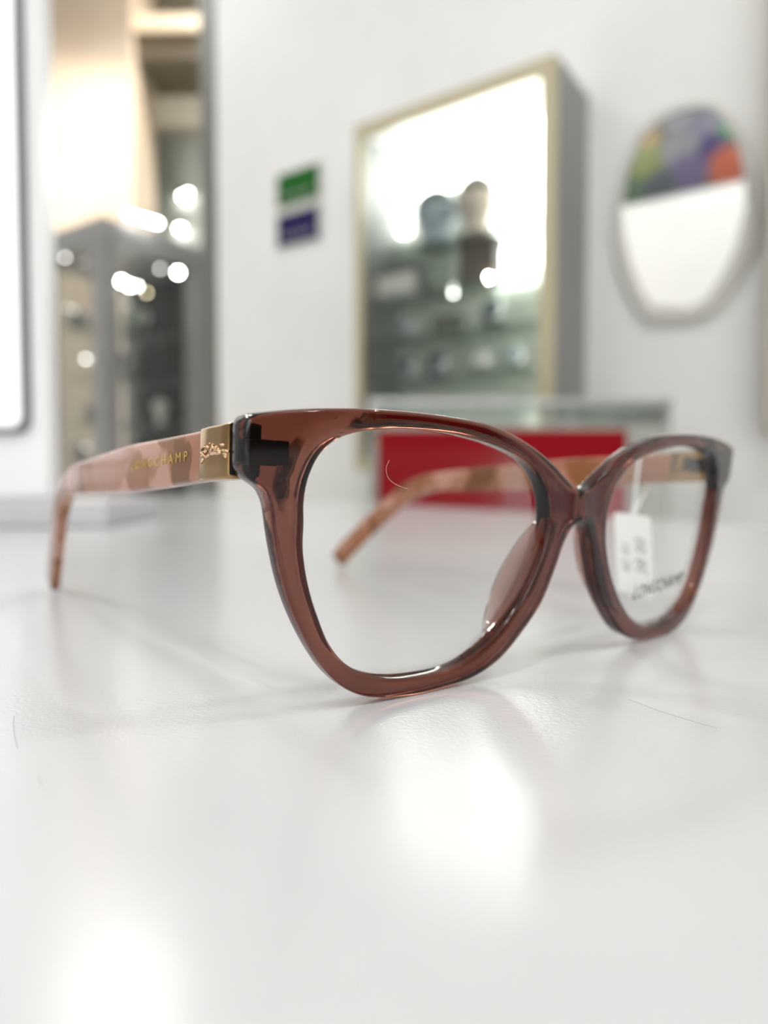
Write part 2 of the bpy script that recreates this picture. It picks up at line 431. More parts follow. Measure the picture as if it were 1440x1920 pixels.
def marble():
    m = M_('marbled_peach_acetate', (.6, .35, .25), .16, coat=.0, sss=.0)
    p = m.node_tree.nodes['Principled BSDF']; p.inputs['Subsurface Scale'].default_value = .3
    tc = N(m, 'ShaderNodeTexCoord'); mp = N(m, 'ShaderNodeMapping'); mp.inputs['Rotation'].default_value = (.5, 0, 0)
    L(m, tc.outputs['Object'], mp.inputs['Vector'])
    nz = N(m, 'ShaderNodeTexNoise'); nz.inputs['Scale'].default_value = 120; L(m, mp.outputs[0], nz.inputs['Vector'])
    mx = N(m, 'ShaderNodeMix', data_type='VECTOR'); mx.inputs[0].default_value = .012
    L(m, mp.outputs[0], mx.inputs[4]); L(m, nz.outputs['Color'], mx.inputs[5])
    vo = N(m, 'ShaderNodeTexVoronoi'); vo.feature = 'SMOOTH_F1'; vo.inputs['Smoothness'].default_value = .25; vo.inputs['Scale'].default_value = 85
    L(m, mx.outputs[1], vo.inputs['Vector'])
    se = N(m, 'ShaderNodeSeparateColor'); L(m, vo.outputs['Color'], se.inputs[0])
    cr = N(m, 'ShaderNodeValToRGB'); e = cr.color_ramp.elements
    e[0].position = .12; e[0].color = (.15, .05, .012, 1); e[1].position = .9; e[1].color = (.46, .24, .18, 1)
    for ps, cl in ((.35, (.24, .09, .03, 1)), (.5, (.31, .125, .065, 1)), (.7, (.36, .16, .10, 1))):
        q = e.new(ps); q.color = cl
    L(m, se.outputs[0], cr.inputs['Fac']); L(m, cr.outputs['Color'], p.inputs['Base Color'])
    return m
m_mar = marble()
STR = [[(160,540),(210,440),(310,400)],[(370,440),(480,470)],[(530,300),(535,345)],[(650,350),(655,400)],[(650,420),(600,560),(540,720)],[(820,480),(700,530),(640,520)],[(940,420),(1020,450),(1090,450)],
       [(870,540),(900,640)],[(1000,640),(1110,670),(1260,720)],[(530,780),(620,750),(700,740),(780,730),(860,755),(960,735)],[(1060,780),(1200,830)],[(300,850),(400,840),(530,780)],
       [(280,900),(180,1070)],[(180,810),(250,740)],[(250,600),(390,640),(350,700)],[(1110,870),(1190,930)],[(600,700),(800,600),(960,700)],[(150,640),(230,700),(330,800)]]
def cap_uv(x, y):      # emblem drawing units -> (Z, y) on the gold cap's outer face
    px = x/1440*70; py = y/1440*70; t = (px-3)/64.
    Z = -21.7+t*12.2; top = 61.3+t*1.4; return Z, top-.6-(py+8)/(99)*8.1
for sg in (-1, 1):
    bm = bmesh.new(); rings = []
    n = len(UPd)
    for i in range(n):
        if UPd[i][0] > -11.5: continue
        th = 4.0-1.0*min(1, i/(n-1)*1.1)
        rings.append(section(bm, UPd[i], LOd[i], sg, th))
    U, Lw = UPd[-1], LOd[-1]; dz, dy = Vector((-1, -1)).normalized()
    for f, s in ((.9, .93), (1.6, .78), (2.0, .5), (2.15, .2)):
        c = ((U[0]+Lw[0])/2, (U[1]+Lw[1])/2)
        A = (c[0]+(U[0]-c[0])*s+dz*f*.6, c[1]+(U[1]-c[1])*s+dy*f*.35); B = (c[0]+(Lw[0]-c[0])*s+dz*f*.6, c[1]+(Lw[1]-c[1])*s+dy*f*.35)
        rings.append(section(bm, A, B, sg, 3.0*(.4+.6*s)))
    tm = obj('temple', loft(bm, rings), m_mar, gl, True)
    tm['label'] = 'near arm with gold lettering' if sg < 0 else 'far arm, out of focus'
    bm = bmesh.new(); rings = []
    def LI(Z): return ((Z, 62.7+(Z+9.8)*.118), (Z, 54.7+(Z+9.8)*.142))
    for Z, g in ((-10.78, -.1), (-10.85, .18), (-11.1, .25), (-14, .25), (-18, .25), (-21.2, .25), (-21.5, .18), (-21.6, -.05)):
        rings.append(section(bm, *LI(Z), sg, 4.1, g, .55))
    cp = obj('gold_cap', loft(bm, rings), m_gold, tm, True); cp.data.set_sharp_from_angle(angle=math.radians(60)); cp['label'] = 'polished gold sleeve at the hinge end'
    bm = bmesh.new()
    for s in STR:
        pts = []
        for (x, y) in (s if sg < 0 else s):
            Z, yy = cap_uv(x, y); pts.append(G(sg*(Xc(Z)-.05), yy, Z))
        if len(pts) == 2: pts = [pts[0], pts[0].lerp(pts[1], .5), pts[1]]
        tube(bm, pts, [.00018]+[.00025]*(len(pts)-2)+[.00018], 8)
    em = obj('emblem', bm, m_gold2, tm, True); em['label'] = 'raised galloping horse and rider emblem'
    # lettering on outer face
    if sg < 0:
        text_mesh('lettering', 'LONGCHAMP', .0025, .00004, m_goldtxt, tm, G(-(Xc(-42)-.30), 51.7, -55.6), (-.0083, .142, 1), (0, 1, 0), 0, 1.7, .0288, thin=.00003)
    # hinge
    bm = bmesh.new()
    def gbox(x0, x1, y0, y1, z0, z1):
        a = G(x0, y0, z0); b = G(x1, y1, z1)
        box(bm, min(a.x, b.x), max(a.x, b.x), a.y, b.y, a.z, b.z, .0002, 2)
    gbox(sg*64.8, sg*71.2, 56.8, 60.5, -9.2 if 0 else -9.35, -7.2)
    gbox(sg*65.2, sg*69.2, 57.0, 60.4, -16, -9.2)
    gbox(sg*68.1, sg*72.5, 54.9, 62.7, -10.75, -10.35)
    for yy in (57.0, 58.4, 59.8):
        tube(bm, [G(sg*66, yy-.55, -12.5), G(sg*66, yy+.55, -12.5)], .0014, 14)
    obj('hinge', bm, m_hinge, gl, False)

# price tag hanging from the far arm
tg = thing('price_tag', 'small white swing tag with handwritten marks hanging from the far spectacle arm', 'tag')
tg.matrix_world = mw
m_paper = M_('tag_paper', (.95, .95, .94), .6)
bm = bmesh.new()
o_ = Vector((64.5, 42.6, -35.5)); du = Vector((1.0, 0, 5.2)).normalized(); dv = Vector((0, -1, .18)).normalized(); dn = du.cross(dv)
TW, THh = 11.0, 23.6
def TG(u, v, n=0): q = o_+du*u+dv*v+dn*n; return G(q.x, q.y, q.z)
cor = []
for cx, cy2, a0 in ((1.2, 1.2, 180), (TW-1.2, 1.2, 270), (TW-1.2, THh-1.2, 0), (1.2, THh-1.2, 90)):
    for k in range(5):
        a = math.radians(a0+22.5*k); cor.append((cx+1.2*math.cos(a), cy2+1.2*math.sin(a)))
A = [bm.verts.new(TG(u, v, .12)) for u, v in cor]; B = [bm.verts.new(TG(u, v, -.12)) for u, v in cor]
bm.faces.new(A); bm.faces.new(B[::-1])
for i in range(len(A)): bm.faces.new((A[i-1], B[i-1], B[i], A[i]))
bmesh.ops.recalc_face_normals(bm, faces=bm.faces)
obj('card', bm, m_paper, tg)
bm = bmesh.new()
q = TG(TW*.5, .5); zq = -31.0
lp = [q, G(68.0, 46.5, zq), G(67.6, 50, zq), G(67.8, 57.5, zq), G(68.8, 61.0, zq), G(71, 61.6, zq), G(73.3, 60.6, zq), G(73.9, 56, zq), G(73.6, 51, zq), G(71.5, 47.6, zq), q+Vector((.0006, 0, 0))]
tube(bm, [Vector(p) for p in cat_rom([tuple(p) for p in lp], 5)], .0005, 6)
obj('string', bm, M_('white_thread', (.85, .85, .84), .7), tg)
m_ink = M_('grey_ink', (.10, .10, .13), .7)
gx = du; 
for s, u0, sz in (('42 41', 2.0, 3.0), ('38 00', 6.3, 3.6)):
    q = o_+du*(u0+sz*.0)+dv*18.0-dn*.14
    X = -dv; Y = -du   # writing runs up the card
    q = o_+du*(u0+sz*.75)+dv*17.6+dn*(-.14)
    text_mesh('handwriting', s, sz*.001*1.2, .00001, m_ink, tg, G(q.x, q.y, q.z), (-dv.x, -dv.y, -dv.z), (-du.x, -du.y, -du.z), .2, 1.1)

# a stray hair on the near lens
hz = lambda x: zf(x)-1.1
bm = bmesh.new()
tube(bm, [G(x, y, hz(x)) for x, y in cat_rom([(-47.6,58.2),(-48.1,57.0),(-47.8,55.6),(-46.8,54.6),(-45.2,53.9),(-43.6,53.5)], 5)], .00003, 5)
hr = tag(obj('hair', bm, M_('pale_hair', (.75, .55, .45), .5), None, True), 'fine pale curved hair stuck to the near spectacle lens', 'hair'); hr.matrix_world = mw
# faint scratches on the counter
def flat(px, py): r = ray(px, py); k = -HC/r.z; return Vector((r.x*k, r.y*k, .00002))

m_scr = M_('scratch_grey', (.42, .42, .41), .6)
for P in ([(26,1342),(25,1362),(28,1384),(33,1402)], [(72,1456),(77,1466),(79,1476)], [(1180,1312),(1235,1333),(1290,1350),(1345,1366)]):
    bm = bmesh.new(); tube(bm, [flat(*p)-ct.location for p in P], .00005, 5); obj('scratch', bm, m_scr, ct)
# ------------------------------------------------------------------ wall sign (green and purple)
def wall_pt(px, py, b=WB): r, z = on_b(px, py, b); return r, z
r0, _ = wall_pt(512, 380, WB-.02); r1, _ = wall_pt(600, 380, WB-.02)
_, zt = wall_pt(556, 312, WB-.02); _, zb = wall_pt(556, 459, WB-.02)
rc, zc = (r0+r1)/2, (zt+zb)/2
sn = thing('wall_sign', 'small sign of a green panel above a purple panel on the white wall', 'sign', rot(rc, WB, zc), RA)
hw, hh = (r1-r0)/2, (zt-zb)/2
m_green = M_('green_panel', (.010, .11, .012), .7, 0, .2); m_purple = M_('purple_panel', (.022, .011, .08), .7, 0, .2)
obj('backing_plate', Bx(-hw, hw, -.008, -.0005, -hh, hh, bev=.002), M_('sign_backing', (.62, .62, .58), .5), sn)
g = obj('sign_panel', Bx(-hw*.86, hw*.86, -.014, -.0085, hh*.12, hh*.93, bev=.002), m_green, sn); g['label'] = 'green panel'
p_ = obj('sign_panel', Bx(-hw*.86, hw*.86, -.014, -.0085, -hh*.93, -hh*.12, bev=.002), m_purple, sn); p_['label'] = 'purple panel'
m_sw = M_('sign_lettering', (.35, .36, .36), .6)
for z_ in (hh*.34, -hh*.70):
    bm = bmesh.new()
    for k in range(5): box(bm, -hw*.62+k*hw*.26, -hw*.62+k*hw*.26+hw*.14, -.0146, -.0141, z_-.007, z_+.007)
    obj('lettering', bm, m_sw, sn)

# ------------------------------------------------------------------ lit wall showcase
BF = 1.914
ra, _ = on_b(665, 400, BF); rb, _ = on_b(1040, 400, BF); _, zt = on_b(1040, 100, BF)
W = rb-ra; H = zt-.08
sc = thing('wall_showcase', 'tall brightly lit glass wall showcase with beige frame', 'cabinet', rot((ra+rb)/2, WB, .08), RA)
D = WB-BF; h = W/2; fw = .045
m_beige = M_('beige_frame', (.50, .44, .30), .4); m_side = M_('grey_side_panel', (.27, .27, .265), .5)
m_inner = M_('showcase_lining', (.72, .76, .68), .5)
obj('side_panel', Bx(-h, -h+.018, -D+.02, -.001, 0, H), m_side, sc); obj('side_panel', Bx(h-.018, h, -D+.02, -.001, 0, H), m_side, sc)
obj('top_panel', Bx(-h+.019, h-.019, -D+.02, -.001, H-.02, H), m_white, sc); obj('bottom_panel', Bx(-h+.019, h-.019, -D+.02, -.001, 0, .03), m_white, sc)
obj('back_panel', Bx(-h+.019, h-.019, -.02, -.002, .031, H-.021), m_inner, sc)
fm = obj('door_frame', box(box(box(Bx(-h, -h+fw*.6, -D, -D+.019, 0, H), h-fw, h, -D, -D+.019, 0, H), -h+fw*.6, h-fw, -D, -D+.019, H-fw, H), -h+fw*.6, h-fw, -D, -D+.019, 0, fw), m_beige, sc)
obj('door_glass', Bx(-h+fw*.55, h-fw*.95, -D+.008, -D+.012, fw*.9, H-fw*.9), m_pane, sc)
m_led = M_('light_panel', (.9, .9, .9), .5, emit=(.97, 1, .95), es=8.5)
def lpanel(px0, px1, py, bb=WB-.03):
    q0 = on_b(px0, 400, bb)[0]-(ra+rb)/2; q1 = on_b(px1, 400, bb)[0]-(ra+rb)/2; zz0 = on_b((px0+px1)/2, py, bb)[1]-.08
    obj('light_panel', Bx(max(q0, -h+.021), min(q1, h-.021), -.035, -.0205, zz0, H-.03, bev=.003), m_led, sc)
m_strip = M_('fill_strip', (.9, .9, .9), .5, emit=(1, 1, .93), es=9.0)
obj('fill_strip', Bx(h-.030, h-.019, -D+.022, -D+.045, .06, H-.06), m_strip, sc)  # hidden glowing strip added to brighten the lower interior
lpanel(640, 768, 452); lpanel(770, 925, 352); lpanel(927, 1018, 535)
shz = []
for py in (462, 548, 632, 712):
    _, z = on_b(850, py, BF+.12); z -= .08; shz.append(z)
    obj('shelf', Bx(-h+.02, h-.02, -D+.03, -.037, z-.008, z, bev=.001), m_shelf, sc)
for px, py, st in ((918, 521, 420), (850, 550, 14)):  # tiny glowing balls set among the goods
    r, z = on_b(px, py, BF+.1); 
    bm = bmesh.new(); bmesh.ops.create_icosphere(bm, subdivisions=2, radius=.0055, matrix=Matrix.Translation((r-(ra+rb)/2, -D+.1, z-.08)))
    obj('glow_spot', bm, M_('spot_glow_%d' % px, (1, 1, 1), .5, emit=(1, 1, .95), es=st), sc, True)

# merchandise on the shelves
m_chrome = M_('chrome', (.75, .76, .75), .15, 1)
def item_mesh(wd, hgt, dark, kind):
    pass
def display_item(px, shelf, wd, hgt, mat, label, kind, db=.13, topmat=None):
    r, _ = on_b(px, 500, BF+db); z = shz[shelf]+.0805 if shelf >= 0 else .08+.0305
    t = thing('display_item' if kind != 'round' else 'round_display_item', label, 'merchandise', rot(r, BF+db, z), RA, 'goods in the lit showcase')
    if kind == 'round':
        bm = bmesh.new(); box(bm, -wd*.45, wd*.45, -.02, .025, 0, hgt*.3, .004)
        obj('stand', bm, mat, t)
        bm = bmesh.new(); 
        lathe(bm, [(wd*.45, -.006), (wd*.5, 0), (wd*.45, .006), (wd*.4, .008)], seg=28)
        bmesh.ops.rotate(bm, verts=bm.verts, cent=(0, 0, 0), matrix=Matrix.Rotation(math.radians(72), 3, 'X'))
        bmesh.ops.translate(bm, verts=bm.verts, vec=(0, -.004, hgt*.3+wd*.46)); obj('rim', bm, m_chrome, t, True)
        bm = bmesh.new(); lathe(bm, [(wd*.38, .0085), (wd*.38, .012)], seg=28)
        bmesh.ops.rotate(bm, verts=bm.verts, cent=(0, 0, 0), matrix=Matrix.Rotation(math.radians(72), 3, 'X'))
        bmesh.ops.translate(bm, verts=bm.verts, vec=(0, -.004, hgt*.3+wd*.46)); obj('face', bm, topmat or mat, t)
    elif kind == 'bust':
        prof = [(wd*.42, 0), (wd*.46, hgt*.05), (wd*.30, hgt*.12), (wd*.34, hgt*.3), (wd*.48, hgt*.52), (wd*.5, hgt*.7), (wd*.42, hgt*.86), (wd*.24, hgt*.96), (.002, hgt)]
        k = 5
        obj('body', lathe(bmesh.new(), prof[:k+1], seg=20), mat, t, True)
        obj('top', lathe(bmesh.new(), prof[k:], seg=20), topmat or mat, t, True)
    else:
        obj('box', Bx(-wd/2, wd/2, -.03, .03, 0, hgt*.78, bev=.004), mat, t)
        obj('lid', Bx(-wd/2-.003, wd/2+.003, -.033, .033, hgt*.781, hgt, bev=.004), topmat or mat, t)
    return t
teal = M_('dark_teal', (.03, .055, .05), .4); bluegrey = M_('blue_grey', (.30, .36, .40), .35); brown = M_('dark_brown', (.09, .07, .055), .5)
pink = M_('dusty_pink', (.50, .42, .36), .5); olive = M_('olive_grey', (.12, .13, .09), .5); pale = M_('pale_box', (.75, .72, .68), .5)
grn = M_('green_grey', (.20, .23, .19), .5); navy = M_('slate_blue', (.08, .10, .13), .4)
display_item(818, 0, .15, .20, bluegrey, 'dark-topped blue grey form on the top shelf of the lit showcase', 'bust', topmat=teal)
display_item(893, 0, .13, .21, pink, 'taller pinkish form with olive top on the top shelf of the lit showcase', 'bust', topmat=olive)
display_item(748, 1, .17, .12, pale, 'pale box with dark lid at the left of the second showcase shelf', 'box', topmat=teal)
display_item(902, 1, .13, .15, brown, 'dark brown box with grey lid right of centre on the second showcase shelf', 'box', topmat=brown)
display_item(818, 1, .12, .12, grn, 'grey green form in the middle of the second showcase shelf', 'bust')
display_item(765, 2, .07, .09, grn, 'silver-rimmed round item at the left of the third showcase shelf', 'round', topmat=bluegrey)
display_item(842, 2, .09, .07, olive, 'low olive box in the middle of the third showcase shelf', 'box')
display_item(925, 2, .08, .10, teal, 'silver-rimmed round item at the right of the third showcase shelf', 'round', topmat=navy)
display_item(765, 3, .07, .08, grn, 'silver-rimmed round item at the left end of the fourth showcase shelf', 'round', topmat=navy)
display_item(822, 3, .08, .09, navy, 'dark slate round item second from the left on the fourth showcase shelf', 'round', topmat=navy)
display_item(905, 3, .07, .08, grn, 'pale round item second from the right on the fourth showcase shelf', 'round', topmat=pale)
display_item(968, 3, .07, .08, grn, 'silver-rimmed round item at the right end of the fourth showcase shelf', 'round', topmat=bluegrey)

# second cabinet at the right edge
r2, z2 = on_b(1429, 812, WB-.16)
sc2 = thing('wall_cabinet', 'beige grey wall cabinet cut off by the right edge of the picture', 'cabinet', rot(r2+.35, WB, z2), RA)
obj('body', Bx(-.35, .35, -.145, -.001, 0, 1.6, bev=.003), M_('cabinet_beige', (.46, .41, .33), .5), sc2)
obj('door', Bx(-.345, .345, -.16, -.1455, .005, 1.595, bev=.003), M_('cabinet_door', (.42, .39, .31), .5), sc2)

# ------------------------------------------------------------------ wall mirror
OUT = [(1321,187),(1352,200),(1394,255),(1417,322),(1424,400),(1417,465),(1386,522),(1347,579),(1308,602),(1212,607),(1184,577),(1158,517),(1147,452),(1149,387),(1163,318),(1188,255),(1230,212),(1275,192)]
INN = [(1321,203),(1348,215),(1378,258),(1394,322),(1396,390),(1378,462),(1354,512),(1325,555),(1294,575),(1222,571),(1201,543),(1182,495),(1168,440),(1164,387),(1175,325),(1200,265),(1238,226),(1278,208)]
BM = WB-.03
o2 = [Vector(on_b(x, y, BM)) for x, y in OUT]; i2 = [Vector(on_b(x, y, BM)) for x, y in INN]
cc = sum(o2, Vector((0, 0)))/len(o2)
mi = thing('wall_mirror', 'white-rimmed faceted oval mirror on the white wall reflecting a colourful picture', 'mirror', rot(cc.x, WB, cc.y), RA)
bm = bmesh.new(); n = len(o2)
def V2(p, y): return bm.verts.new((p.x-cc.x, y, p.y-cc.y))
a0 = [V2(p, -.001) for p in o2]; a1 = [V2(p, -.022) for p in o2]; a2 = [V2(p.lerp(q, .25), -.030) for p, q in zip(o2, i2)]; a3 = [V2(p.lerp(q, .8), -.030) for p, q in zip(o2, i2)]
a4 = [V2(q, -.020) for q in i2]; a5 = [V2(q, -.001) for q in i2]
for A, B in zip((a0, a1, a2, a3, a4, a5), (a1, a2, a3, a4, a5, a0)):
    for i in range(n): bm.faces.new((A[i-1], A[i], B[i], B[i-1]))
bmesh.ops.recalc_face_normals(bm, faces=bm.faces)
obj('rim', bm, M_('mirror_rim', (.60, .59, .56), .35), mi)
bm = bmesh.new(); g0 = [V2(q, -.019) for q in i2]; g1 = [V2(q, -.012) for q in i2]
bm.faces.new(g0); bm.faces.new(g1[::-1])
for i in range(n): bm.faces.new((g0[i-1], g1[i-1], g1[i], g0[i]))
bmesh.ops.recalc_face_normals(bm, faces=bm.faces)
obj('mirror_glass', bm, M_('silvered_glass', (.95, .96, .94), .0, 1), mi)

# colourful picture on the opposite wall, seen in the mirror only
def poster_mat():
    m = M_('colourful_print', (.3, .3, .3), .5); p = m.node_tree.nodes['Principled BSDF']
    tc = N(m, 'ShaderNodeTexCoord'); cur = None
    # x to the right on the print (as reflected left), z up ; centre 0
    blobs = [((-.38, -.2), .16, (.10, .22, .12)), ((-.28, -.02), .15, (.30, .38, .08)), ((-.27, .14), .10, (.65, .42, .12)), ((-.05, .22), .12, (.55, .60, .66)), ((.06, .26), .07, (.32, .13, .07)),
             ((-.02, .02), .16, (.42, .42, .46)), ((.12, .12), .12, (.38, .36, .48)), ((.02, -.18), .15, (.22, .17, .35)), ((.16, -.04), .10, (.10, .07, .24)), ((.33, .08), .12, (.10, .45, .15)),
             ((.42, .06), .1, (.12, .2, .12)), ((.28, -.2), .16, (.75, .16, .07)), ((.46, -.22), .14, (.45, .12, .05)), ((-.16, -.24), .13, (.10, .13, .16))]
    prev = None
    nz = N(m, 'ShaderNodeTexNoise'); nz.inputs['Scale'].default_value = 6; L(m, tc.outputs['Object'], nz.inputs['Vector'])
    mxv = N(m, 'ShaderNodeMix', data_type='VECTOR'); mxv.inputs[0].default_value = .12; L(m, tc.outputs['Object'], mxv.inputs[4]); L(m, nz.outputs['Color'], mxv.inputs[5])
    for (x, z), r, c in blobs:
        d = N(m, 'ShaderNodeVectorMath', operation='DISTANCE'); d.inputs[1].default_value = (x+.06, .06, z+.06)
        L(m, mxv.outputs[1], d.inputs[0])
        mr = N(m, 'ShaderNodeMapRange'); mr.inputs[1].default_value = r; mr.inputs[2].default_value = r*.75; L(m, d.outputs['Value'], mr.inputs[0])
        mx = N(m, 'ShaderNodeMix', data_type='RGBA'); L(m, mr.outputs[0], mx.inputs[0])
        if prev: L(m, prev, mx.inputs[6])
        else: mx.inputs[6].default_value = (.06, .06, .065, 1)
        mx.inputs[7].default_value = (*[v*.32 for v in c], 1); prev = mx.outputs[2]
    L(m, prev, p.inputs['Base Color']); return m
# virtual plane of the opposite wall in the mirror: b = 2*BM + .80
bv = 2*BM+1.75
pl, pzb = on_b(1180, 378, bv); pr, pzb2 = on_b(1400, 338, bv); _, pzt = on_b(1300, 180, bv)
pc = (pl+pr)/2; pw = abs(pr-pl)*1.12; pz0 = (pzb+pzb2)/2
po = thing('wall_picture', 'colourful abstract picture on the opposite wall seen in the mirror', 'picture', rot(pc, -1.75, (pz0+min(pzt, CEIL+.03))/2), RA)
ph = (min(pzt, CEIL+.03)-pz0)
obj('print', Bx(-pw/2, pw/2, .006, .012, -ph/2, ph/2), poster_mat(), po).scale = (1, 1, 1)
obj('board', Bx(-pw/2-.01, pw/2+.01, .0, .0058, -ph/2-.01, ph/2+.01), m_white, po)

# ------------------------------------------------------------------ red fronted glass counter
y1 = 1.7
xl = at(708, 800, y1).x; xr = at(1176, 800, y1).x; xe = at(1258, 800, y1).x
zr = at(900, 806, y1).z; zg = at(900, 748, y1).z
rc_ = thing('glass_top_counter', 'red fronted shop counter with low glass case behind the spectacles', 'counter', ((xl+xe)/2, y1, -.79))
ox = (xl+xe)/2
m_gg = M_('grey_case', (.36, .37, .33), .5)
obj('body', Bx(xl-ox-.02, xe-ox, .013, .40, 0, zr+.79-.012, bev=.003), m_gg, rc_)
obj('front_panel', Bx(xl-ox, xr-ox, 0, .0125, .05, zr+.79, bev=.002), m_red, rc_)
obj('side_front', Bx(xr-ox+.002, xe-ox, 0, .0125, .05, zr+.79, bev=.002), m_gg, rc_)
obj('case_floor', Bx(xl-ox-.02, xe-ox, 0, .40, zr+.79+.001, zr+.79+.012), m_gg, rc_)
b0 = zr+.79+.013; b1 = zg+.79
for (x0, x1, ya, yb) in ((xl-ox-.02, xl-ox-.008, 0, .012), (xe-ox-.012, xe-ox, 0, .012), (xl-ox-.02, xl-ox-.008, .388, .40), (xe-ox-.012, xe-ox, .388, .40)):
    obj('corner_post', Bx(x0, x1, ya, yb, b0, b1-.01), m_alu, rc_)
obj('glass_pane', Bx(xl-ox-.007, xe-ox-.013, .004, .008, b0, b1-.011), m_pane, rc_)
obj('glass_pane', Bx(xe-ox-.008, xe-ox-.004, .013, .387, b0, b1-.011), m_pane, rc_)
obj('back_board', Bx(xl-ox-.007, xe-ox-.013, .390, .396, b0, b1-.011), M_('case_back', (.42, .44, .40), .5), rc_)
obj('glass_top', Bx(xl-ox-.022, xe-ox+.002, -.002, .402, b1-.0095, b1, bev=.001), m_shelf, rc_)
obj('top_rail', Bx(xl-ox-.022, xe-ox+.002, -.008, -.0025, b1-.014, b1, bev=.001), m_alu, rc_)

# ------------------------------------------------------------------ countertop panel at the left, its face given a slight glow
yb_ = .60
xb1 = at(207, 980, yb_).x
st = thing('lit_display', 'upright backlit white panel in a white frame on a grey base, left edge', 'display', (-.42, .66, 0), math.radians(4))
def LX(px, py, d): q = at(px, py, d); return q.x+.42
bx1 = xb1+.42
obj('base', Bx(-.25, bx1-.012, -.06, .12, .0005, .0225, bev=.002), M_('base_grey_white', (.55, .55, .57), .4), st)
x_out = LX(77, 500, .66); x_b = LX(48, 500, .66)
zb0 = at(0, 812, .66).z
m_fw = M_('white_stand', (.90, .90, .91), .3)
obj('frame_panel', Bx(-.35, x_out, .0, .03, .0235, .62, bev=.004), m_fw, st)
def rrect(x0, x1, z0, z1, r):
    P = []
    for cx, cz, a0 in ((x1-r, z0+r, 270), (x1-r, z1-r, 0), (x0+r, z1-r, 90), (x0+r, z0+r, 180)):
        for k in range(7): a = math.radians(a0+15*k); P.append((cx+r*math.cos(a), cz+r*math.sin(a)))
    return P
def slab_xz(P, y0, y1):
    bm = bmesh.new(); a = [bm.verts.new((x, y0, z)) for x, z in P]; b = [bm.verts.new((x, y1, z)) for x, z in P]
    bm.faces.new(a[::-1]); bm.faces.new(b)
    for i in range(len(P)): bm.faces.new((a[i-1], b[i-1], b[i], a[i]))
    bmesh.ops.recalc_face_normals(bm, faces=bm.faces); return bm
obj('bezel', slab_xz(rrect(-.33, x_b, zb0, .60, .012), -.006, -.0005), M_('bezel_grey', (.16, .16, .17), .35, .5), st)
obj('face_sheet', slab_xz(rrect(-.322, x_b-.007, zb0+.006, .592, .009), -.0085, -.0062), M_('panel_face', (.86, .87, .88), .25, emit=(.96, .97, 1), es=.45), st)

# ------------------------------------------------------------------ outside the opening: cream pillar, beam, dark shopfront
def fbox(px0, px1, py0, py1, d, dep): a = at(px0, py1, d); b = at(px1, py0, d); return (a.x, b.x, d, d+dep, a.z, b.z)
a = fbox(60, 246, 0, 900, 6.2, .6)
struct('trim_2', Bx(a[0], a[1], a[2], a[3], -.79, 5.499, bev=.01), m_cream)      # pillar
cs = thing('wall_box', 'small dark grey box fixed on the cream pillar', 'box', (at(93, 262, 6.2).x, 6.2, at(93, 292, 6.2).z))
obj('housing', Bx(-.045, .045, -.05, -.001, 0, .26, bev=.008), M_('box_grey', (.16, .18, .16), .5), cs)
obj('cover', Bx(-.038, .038, -.058, -.0505, .01, .25, bev=.004), M_('box_cover', (.2, .22, .2), .5), cs)
a = fbox(240, 470, 105, 260, 6.6, .3)
struct('wall_corridor', Bx(a[0]-1.2, a[1]+1.6, 7.4, 7.6, -.79, 5.499), add_noise(M_('olive_wall', (.30, .27, .21), .7), (.52, .48, .39), (.60, .56, .46), 2))
struct('trim_3', Bx(at(246, 60, 6.3).x+.01, at(246, 60, 6.3).x+2.6, 6.3, 6.9, at(300, 110, 6.3).z, at(300, 55, 6.3).z, bev=.01), M_('brown_beam', (.20, .165, .12), .6))
cv = tag(obj('light_strip', Bx(at(246, 60, 6.2).x+.01, at(246, 60, 6.2).x+2.0, 6.22, 6.28, at(300, 50, 6.2).z, at(300, 22, 6.2).z, bev=.01), M_('cove_glow', (1, .9, .7), .5, emit=(1, .78, .50), es=.42)), 'warm glowing light strip above the brown beam outside', 'lamp')
q = at(246, 262, 7.2)
struct('trim_4', Bx(q.x, q.x+2.3, 7.1, 7.3, -.79, q.z, bev=.01), M_('dark_shopfront', (.38, .42, .39), .5))
# corridor lamps seen as glowing discs
def glow(px, py, d, r, stg, lab, col=(1, 1, .92), name='spotlight'):
    p = at(px, py, d)
    t = thing(name, lab, 'lamp', p)
    bm = bmesh.new(); lathe(bm, [(r*1.3, 0), (r*1.5, r*1.6), (r*1.1, r*3), (r*.3, r*3.2)], seg=16)
    obj('housing', bm, m_dark, t, True)
    bm = bmesh.new(); bmesh.ops.create_icosphere(bm, subdivisions=2, radius=r, matrix=Matrix.Translation((0, 0, -.1*r)))
    obj('bulb', bm, M_('bulb_%d_%d' % (px, py), (1, 1, 1), .5, emit=col, es=stg), t, True)
def tube_lamp(px0, py0, px1, py1, d, r, stg, lab):
    a, b = at(px0, py0, d), at(px1, py1, d); c = (a+b)/2; t = thing('tube_lamp', lab, 'lamp', c)
    obj('tube', tube(bmesh.new(), [a-c, b-c], r, 10), M_('tube_glow', (1, 1, 1), .5, emit=(1, 1, .93), es=stg), t, True)
    dv = (b-a).normalized()
    obj('end_cap', tube(bmesh.new(), [a-c-dv*r*1.5, a-c-dv*.001], r*1.2, 10), m_dark, t); obj('end_cap', tube(bmesh.new(), [b-c+dv*.001, b-c+dv*r*1.5], r*1.2, 10), m_dark, t)
glow(343, 367, 7.04, .022, 55, 'bright spotlight highest of the lamps seen through the opening')
glow(352, 361, 7.04, .018, 45, 'smaller bright spotlight right beside the highest lamp in the opening')
glow(338, 427, 7.04, .026, 55, 'bright spotlight just below the highest lamp, above the glass cabinet')

